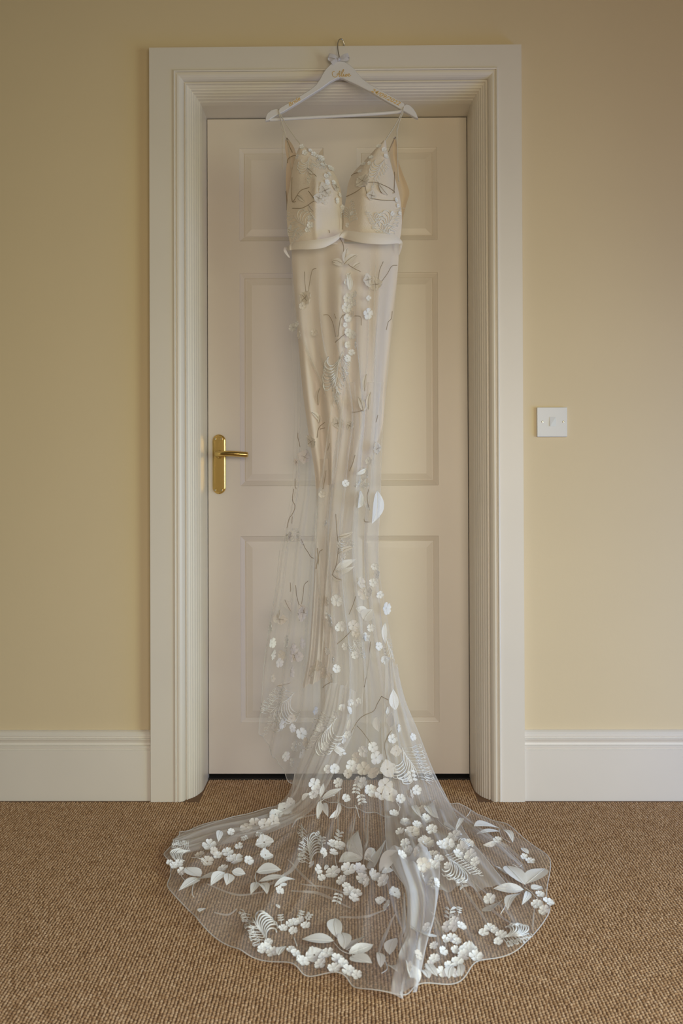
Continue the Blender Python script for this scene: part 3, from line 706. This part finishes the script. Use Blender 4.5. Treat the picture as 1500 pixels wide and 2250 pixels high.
def sprig(bx, by, tx, ty, n=3, lw=5, kind='w'):
    ax = np.array([tx-bx, ty-by], float); L = np.hypot(*ax); d = ax/L; sd = np.array([-d[1], d[0]]); B = np.array([bx, by], float)
    for k in range(n):
        t = (k+.4)/n
        for s_ in (-1, 1):
            a = B+d*L*t; e = a+sd*s_*L*.42+d*L*.22; leaf(a[0], a[1], e[0], e[1], lw, kind, .05, 'leaf')
    twig([(bx, by), (bx+ax[0]*.5, by+ax[1]*.5), (tx, ty)], .0007, 'thread')

# --- flowers: x, y, radius
FW = [(725,372,10),(716,389,7),(717,402,7),(689,341,7),(705,350,8),(680,333,6),(664,324,6),(670,337,7),(738,441,7),(750,456,6),(753,470,7),(683,495,8),(816,348,6),(833,323,6),(812,360,5),(868,441,6),(872,453,5),
 (765,655,11),(762,676,12),(780,648,8),(779,665,8),(806,690,13),(763,700,10),(757,714,6),(765,731,10),(776,736,10),(784,758,9),(762,757,8),(772,776,8),(762,788,9),(645,720,10),(655,712,8),(809,655,6),(760,620,8),
 (803,1040,12),(812,1014,8),(758,1062,8),(718,1150,7),(824,1244,8),(830,1262,10),(821,1280,9),(838,1277,8),(811,1300,10),(835,1307,8),(741,1318,13),(728,1363,15),(846,1337,14),(718,1352,7),(740,1378,8),(752,1375,11),
 (597,1380,11),(595,1413,11),(597,1437,11),(633,1411,14),(612,1455,10),(738,1470,9),(770,1542,7),(786,1545,8),(791,1539,7),(750,1553,8),(738,1570,8),(765,1615,9),(825,1665,14),(752,1625,8),
 (818,1642,11),(800,1650,12),(772,1682,12),(799,1722,13),(812,1738,12),(788,1716,10),(690,1722,12),(700,1735,9),(688,1743,10),(615,1590,11),(650,1640,12),(661,1612,12),(640,1600,9),(625,1660,11),(645,1675,10),
 (507,1829,7),(460,1861,14),(490,1912,11),(517,1891,15),(545,1893,10),(500,1876,11),(525,1862,8),(505,1890,8),(479,1882,9),(392,1900,9),(380,1905,8),(398,1916,8),(373,1898,7),(613,1959,9),
 (730,1857,11),(746,1860,11),(731,1876,9),(708,1873,9),(696,1911,9),(706,1931,8),(687,1902,8),(732,1920,15),(765,1913,15),(788,1913,14),(795,1934,13),(815,1922,12),(808,1941,9),(845,1937,14),(831,1930,10),(752,1936,11),
 (768,1962,13),(782,1966,11),(776,1976,10),(760,1950,9),(645,2030,10),(660,2026,9),(672,2037,9),(622,2043,9),(645,2048,9),(637,2032,8),(583,2085,12),(600,2096,13),(590,2074,9),(574,2090,9),
 (648,2098,10),(665,2115,12),(640,2090,9),(720,2098,12),(740,2112,13),(735,2131,13),(765,2137,14),(784,2146,10),(705,2122,12),(752,2120,11),(722,2140,9),(710,2105,9),
 (1000,1840,14),(985,1857,13),(1018,1868,15),(1035,1882,13),(1005,1880,11),(1045,1896,10),(965,1890,10),(955,1905,12),(1093,1848,8),(1165,1895,9),(1150,1885,7),(1076,1978,12),(1180,1990,12),(1204,1985,12),(1196,2003,11),
 (1186,1968,9),(985,2038,12),(1000,2036,12),(1012,2037,10),(1000,2025,9),(994,2066,12),(976,2066,8),(955,2081,9),(971,2092,10),(1004,2072,9),(1000,2092,10),(1020,2102,13),(1045,2106,14),(1060,2112,12),(1004,2117,12),(955,2110,11),
 (1030,2092,11),(985,2125,10),(1062,2052,10),(1075,2042,11),(1102,2058,11),(1095,2072,9),(1088,2048,8),(970,2140,12),(1000,2142,10),(940,2040,10),(945,2125,10),(1035,2124,10),(938,1855,10),(926,1905,9),(985,1905,8),
 (700,322,.1),(698,346,6),(655,345,6),(708,365,6),(722,385,6),(731,402,6),(744,430,6),(682,480,6),(676,505,6),(792,378,6),(800,362,6),(843,330,6),(846,345,6),(775,470,6),(860,470,6),(876,470,5),(640,500,6),(765,495,6),
 (690,1560,9),(705,1600,9),(715,1640,10),(735,1690,11),(745,1720,10),(720,1690,9),(760,1755,9),(862,1625,10),(872,1600,9),(848,1560,9),(905,1620,8),(895,1705,9),(915,1735,10),(880,1755,10),(865,1790,10),(890,1810,11),(915,1815,10),(935,1800,10),
 (950,1825,11),(970,1860,11),(892,1855,10),(880,1880,10),(900,1870,10),(945,1900,10),(925,1930,10),(955,1940,9),(880,1830,9),(780,1440,8),(760,1420,8),(830,1420,9),(845,1450,9),(722,1430,8),(735,1450,8),(800,1400,9),(815,1380,8)]
FC = [(673,655,9),(665,672,9),(660,735,10),(693,730,9),(712,440,10),(720,425,8),(775,690,8),(790,1283,13),(800,1303,13),(720,1320,11),(775,1375,12),(782,1390,9),(708,1085,8),(660,1413,11),(640,1425,12),(655,1443,11),(622,1440,11),
 (638,1477,12),(596,1490,9),(690,1475,13),(702,1463,12),(716,1478,13),(729,1490,12),(800,1690,15),(845,1725,16),(836,1745,14),(820,1742,13),(765,1700,10),(785,1665,11),(905,1832,15),(936,1856,16),(918,1872,10),(930,1900,14),
 (950,1882,12),(540,1815,12),(560,1812,12),(580,1814,13),(600,1806,12),(440,1882,11),(455,1895,12),(468,1872,9),(640,1578,9),(660,1655,11),(675,1630,10),(900,1745,10),(1030,1855,10),(915,2100,10),(905,2125,10),(640,2005,0.1)]
for x, y, r in FW: flower(x, y, r, 'w', 5 if r > 8 else R.choice((4, 5)))
for x, y, r in FC:
    if r > 1: flower(x, y, r, 'c', 5)
for x, y, r in [(672,655,17),(742,930,15),(770,935,11),(826,985,15),(686,970,16),(667,1004,17),(663,1345,19),(712,420,19),(826,625,15),(806,615,15),(797,400,18),(815,430,13),(698,436,14),(735,412,12),(632,1178,14),(645,1440,17),(648,1015,9),
   (615,1360,15)]: blossom(x, y, r)
for x, y, r in [(580,1852,20),(582,1880,16),(624,1778,20),(604,1790,16),(640,1765,14),(850,1690,20),(855,1745,20),(820,1700,16),(835,1980,12),(852,1990,14),(866,1962,16),(690,2100,22),(660,2112,15),(922,1790,20),(905,1830,18),(935,1855,20),(1030,2090,22),(870,1650,14)]: blossom(x, y, r, 'white' if y > 1750 and x < 900 or y > 1930 else 'cream')
# --- leaves: base, tip, width
LW = [(805,1030,782,1042,9),(790,1078,783,1116,14),(829,1078,815,1150,22),(738,1252,780,1229,15),(740,1256,779,1244,10),(806,1340,782,1336,16),(800,1362,818,1338,26),(845,1368,848,1414,11),(764,1608,771,1577,10),(828,1574,834,1608,15),
 (868,1560,863,1514,19),(858,1598,862,1565,16),(893,1545,883,1503,8),(770,640,763,600,12),(735,1640,758,1650,9),(732,1645,752,1660,8),(772,1568,762,1553,9),(838,1118,830,1135,8),(812,1120,802,1100,8),
 (708,1756,752,1734,13),(703,1762,696,1802,13),(712,1766,722,1797,13),(704,1752,712,1722,9),(722,1800,746,1774,9),(665,1760,680,1742,9),(485,1828,478,1852,14),(440,1930,406,1910,22),(436,1933,392,1961,17),(442,1931,476,1930,13),
 (492,1920,462,1949,20),(500,1922,497,1949,22),(508,1918,539,1924,17),(563,1920,619,1915,22),(568,1941,629,1930,11),(562,1942,551,1969,17),(569,1945,588,1969,17),(602,1952,648,1936,9),(610,1950,628,1945,7),
 (798,1886,790,1826,28),(797,1888,745,1898,26),(800,1890,822,1868,28),(824,1908,841,1859,22),(833,1918,872,1872,28),(838,1920,862,1915,12),(712,1915,717,1903,8),(733,2072,664,2068,20),(741,2066,737,2022,30),(756,2090,748,2053,28),
 (762,2092,801,2061,22),(766,2100,819,2080,22),(770,2106,817,2121,22),(612,2104,629,2084,13),(836,2131,828,2097,17),(856,2102,873,2064,24),(858,2128,872,2140,12),(965,1801,955,1760,17),(955,1800,935,1773,15),(1000,1830,1012,1802,10),
 (1036,1782,993,1764,13),(1034,1786,1052,1768,12),(1036,1788,1062,1784,10),(1094,1822,1040,1819,12),(1098,1830,1048,1834,8),(1103,1826,1126,1855,11),(1092,1850,1060,1858,11),(1160,1880,1146,1866,9),(1153,1948,1112,1906,26),
 (1156,1946,1197,1912,30),(1150,1958,1084,1956,20),(1142,1968,1114,2004,17),(1158,1962,1146,1992,15),(1168,1958,1190,1952,14),(1078,2006,1099,1985,15),(1192,2005,1206,2020,9),(925,1800,912,1772,12),(975,1815,1010,1838,11),
 (960,2150,940,2120,16),(985,2155,996,2126,18),(1015,2150,1010,2122,16),(1020,2140,1055,2125,10),(942,2155,925,2135,14),(1040,2145,1070,2128,10),(612,2000,606,1990,7),(438,2008,452,2000,8),(920,2160,905,2120,16),(900,2150,885,2110,14),
 (940,2060,915,2050,12),(965,2168,990,2158,9),(1112,1925,1085,1905,18),(1190,1985,1202,1962,12)]
for a in LW: leaf(*a)
LC = [(757,580,762,545,14),(755,582,785,560,16),(752,580,730,572,12),(730,576,757,582,8),(775,590,792,578,8),(668,1346,655,1325,14),(640,1345,625,1318,16),(608,1360,612,1338,16),(698,930,700,912,8),(700,925,682,905,9),
 (700,890,706,850,9),(797,905,786,872,12),(793,905,800,875,9),(800,860,806,820,9),(810,900,815,860,9),(745,1216,778,1201,10),(730,1262,752,1275,9),(745,1180,776,1170,9),(607,1508,640,1500,8),(615,1690,600,1662,9),(625,1700,612,1680,9),
 (745,1765,735,1802,10),(850,430,830,405,12),(690,385,675,372,10),(655,430,672,445,10),(690,465,680,450,9),(770,600,762,615,10),(735,2000,745,1985,.5)]
for a in LC:
    if a[4] > 1: leaf(*a, kind='c')
# --- plumes
for k, a in enumerate([(683,1905,672,1826,1,.40,'thread'),(590,2078,548,2008,1,.45,'thread'),(418,1870,372,1862,-1,.55,'thread'),(882,1640,925,1715,1,.55,'thread'),(742,1572,676,1650,-1,.42,'thread'),
     (648,1520,585,1572,-1,.55,'thread'),(752,772,728,870,1,.30,'thread'),(1100,2062,1168,2052,-1,.38,'thread'),(975,1878,1040,1925,1,.45,'thread'),(1030,1880,1000,1850,1,.5,'thread'),
     (683,510,640,470,1,.5,'thread'),(840,515,868,465,-1,.5,'thread'),(835,500,815,470,1,.5,'thread'),(770,490,768,450,-1,.5,'thread'),(680,345,672,390,1,.45,'thread'),(722,365,690,360,1,.4,'thread'),
     (845,350,818,400,1,.35,'thread'),(775,1405,792,1440,1,.4,'thread'),(805,1050,788,1068,-1,.6,'thread'),(770,1180,750,1220,1,.4,'thread'),(640,1160,655,1190,1,.5,'thread'),(620,1560,590,1608,-1,.4,'thread'),
     (848,1400,868,1460,1,.25,'thread'),(655,500,640,530,1,.5,'thread'),(860,520,830,500,1,.5,'thread')]):
    fern(*a, nf=8 if k < 10 else 5, r=.0013 if k < 10 else .0008, seed=k)
# --- pinnate sprigs
for a in [(705,1862,708,1842),(738,1852,748,1830),(745,1965,738,1988),(618,2030,616,2014),(658,2022,664,2006),(672,2026,682,2012),(790,1745,796,1768),(745,1640,752,1658),(1008,1932,1020,1955),(988,2022,990,1998),(1005,2012,1010,1998),
          (795,1400,812,1402),(690,1840,700,1832),(860,1680,868,1700),(900,1690,906,1715),(785,1722,782,1745),(560,1835,575,1838),(530,1848,542,1842),(955,1930,948,1950)]:
    sprig(*a)
# --- taupe twigs
for pts in [[(642,390),(641,425),(643,443),(650,443)],[(645,443),(660,420),(680,412)],[(643,458),(665,457),(690,442)],[(679,383),(688,382),(695,388)],[(678,420),(690,436)],
    [(768,390),(778,382),(786,380)],[(761,432),(780,423),(795,412),(802,400)],[(808,401),(828,402),(852,412),(866,422),(862,425)],[(866,378),(866,400),(865,422)],[(812,436),(840,440),(866,441)],[(806,385),(802,405),(806,430)],[(830,400),(833,415),(838,425)],
    [(669,597),(670,620),(672,641)],[(695,590),(686,595),(680,625),(678,641)],[(841,575),(834,592),(831,614)],[(872,583),(860,585),(850,602),(838,618)],[(746,523),(754,540),(755,562),(764,580),(778,590),(792,597)],
    [(710,692),(722,693),(732,710),(738,740)],[(758,690),(748,700),(742,740)],[(737,752),(752,738),(764,730)],[(780,694),(792,697),(793,715)],[(861,684),(859,700),(852,708),(848,725)],[(655,753),(662,755),(667,752)],
    [(804,886),(797,900),(785,905),(773,906)],[(714,928),(700,940),(696,962)],[(714,940),(702,943)],[(655,951),(655,965),(658,982)],[(780,1000),(776,1015),(768,1035)],[(829,912),(825,928)],[(724,974),(719,990)],
    [(649,1052),(649,1070),(651,1073)],[(644,1074),(642,1095),(647,1115),(636,1140),(631,1160)],[(660,1184),(668,1200),(682,1222),(696,1230)],[(697,1204),(697,1230),(695,1250)],[(709,1207),(701,1215),(698,1240)],
    [(649,1286),(650,1305),(656,1330)],[(677,1276),(668,1285),(665,1310),(662,1330)],[(738,1130),(740,1165),(743,1190)],[(744,1205),(739,1240),(730,1262)],[(716,1034),(713,1055),(709,1075)],[(811,1074),(807,1090),(810,1115)],[(800,1140),(802,1146),(811,1147)],
    [(782,1310),(775,1330),(766,1350)],[(775,1380),(758,1400),(740,1415)],[(731,1497),(712,1508),(700,1530),(695,1570),(688,1590)],[(838,1530),(830,1545),(820,1562),(800,1572),(788,1582),(775,1602),(770,1612)],[(838,1530),(852,1538)],
    [(785,1595),(800,1612),(815,1635)],[(860,1605),(850,1620),(845,1640),(850,1670)],[(814,1410),(810,1450),(800,1510)],[(735,690),(738,700)],[(641,1135),(640,1150)],[(722,505),(724,512)],[(638,1300),(637,1280)]]: twig(pts, .0008)
for pts in [[(440,1930),(425,1945),(422,1965),(426,1972)],[(475,1925),(455,1930),(435,1930)],[(395,1905),(398,1925),(405,1935)],[(420,1885),(440,1888),(455,1900)],[(563,1915),(560,1930),(566,1945)],[(735,1880),(738,1900),(742,1915)],
    [(700,1765),(715,1755),(735,1748)],[(705,1755),(703,1780),(700,1800)],[(645,2060),(652,2080)],[(733,2072),(750,2090),(770,2098)],[(760,2085),(775,2100),(768,2108)],[(800,1878),(810,1888),(825,1900)],
    [(1150,1950),(1165,1960),(1180,1975)],[(1095,1820),(1102,1840),(1120,1852)],[(1030,1770),(1032,1785),(1020,1800)],[(1125,1900),(1140,1905),(1160,1890)],[(845,2110),(850,2130),(838,2140)],[(790,1798),(784,1780),(780,1770)],
    [(870,1760),(878,1775),(874,1790)],[(960,1800),(975,1815),(1000,1830)],[(1110,1990),(1105,2000),(1100,2010)]]: twig(pts, .0009, 'thread')

# ------------------------------------------------------------------ belt, straps and loops
s = MB()
def band(top, bot, Y):
    T = [Vector(P(x, y, Y=Y(x))) for x, y in [tuple(q) for q in smooth_line(top, 6)]]; Bm = [Vector(P(x, y, Y=Y(x))) for x, y in [tuple(q) for q in smooth_line(bot, 6)]]; v, f = [], []
    for a, b_ in zip(T, Bm):
        for k in range(5): v.append(a.lerp(b_, k/4)+Vector((0, -.003*math.sin(math.pi*k/4), 0)))
    for i in range(len(T)-1):
        for k in range(4): f.append((i*5+k, i*5+k+1, i*5+k+6, i*5+k+5))
    s.add(v, f)
def by_(x):
    u = (x-640)/(755-640) if x < 755 else (x-755)/(878-755); return -.118-.032*sn(min(1, max(0, u)), .8)+(.03 if x < 634 or x > 884 else 0)-.008
band([(758,506),(748,511),(735,518),(712,524),(680,528),(655,531),(640,536),(627,543)], [(745,524),(738,530),(725,538),(708,545),(680,548),(658,548),(640,549),(632,551)], by_)
band([(756,506),(775,508),(800,511),(825,512),(850,514),(868,518),(880,526),(883,531)], [(745,521),(765,527),(790,533),(815,536),(840,537),(860,536),(874,535),(882,540)], lambda x: by_(x)-.003)
ribbon(s, [(627,544,-.09),(626,550,-.085),(630,558,-.08),(636,566,-.07)], [.006,.008,.006,.003])
ribbon(s, [(882,531,-.09),(880,545,-.085),(876,560,-.07)], [.006,.006,.003])
s.build('belt', M['belt'], dress, True)
def cord(pts, r=.0013):
    s = MB(); s.tube(smooth_line([tuple(P(x, y, Y=Y)) for x, y, Y in pts], 5), r, 6); s.build('strap', M['strap'], dress, True)
f_, bk = HY-.0085, HY+.0075
cord([(613,245,bk),(611,240,HY),(612,243,f_),(616,252,f_),(630,275,f_-.004),(648,302,-.072),(661,319,-.080)], .0014)
cord([(612,243,f_-.001),(614,254,f_),(621,275,f_),(629,303,-.055),(634,330,-.058),(640,370,-.064),(644,400,-.070)])
cord([(614,247,bk),(615,262,bk-.004),(619,285,-.05),(624,290,-.052),(621,300,-.052),(620,330,-.05),(620,372,-.05)], .0008)
cord([(888,233,bk),(887,231,HY),(886,238,f_),(882,248,f_),(868,275,f_-.004),(855,295,-.072),(846,309,-.080)], .0014)
cord([(886,237,f_-.001),(884,248,f_),(875,275,f_),(872,300,-.055),(873,340,-.058),(874,380,-.064),(876,398,-.07)])
cord([(889,236,bk),(884,250,bk-.003),(878,262,-.05),(871,285,-.05),(867,302,-.055)], .0010)
for pts in [[(629,303,-.062),(636,322,-.062),(642,335,-.066)], [(631,358,-.062),(634,348,-.064),(645,342,-.07),(652,343,-.075)], [(867,303,-.066),(860,318,-.07),(853,334,-.075)], [(628,420,-.056),(630,440,-.06),(630,462,-.062)], [(753,468,-.105),(753,490,-.105),(752,504,-.105)]]:
    s = MB(); s.tube(smooth_line([tuple(P(x, y, Y=Y)) for x, y, Y in pts], 5), .0011, 5); s.build('piping', M['taupe'], dress, True)
for x, y in ((630,306),(867,303)):
    c = P(x, y, Y=-.064); s = MB(); s.tube([c+Vector((.003*math.cos(a), 0, .003*math.sin(a))) for a in np.linspace(0, 6.28, 11)], .0008, 5, False); s.build('strap_ring', M['steel'], dress, True)

# small white embroidery beads scattered along the neckline are part of the flowers; count what was built
print('objects', len(bpy.data.objects), 'tris', sum(len(p.data.polygons) for p in bpy.data.objects if p.type == 'MESH'))
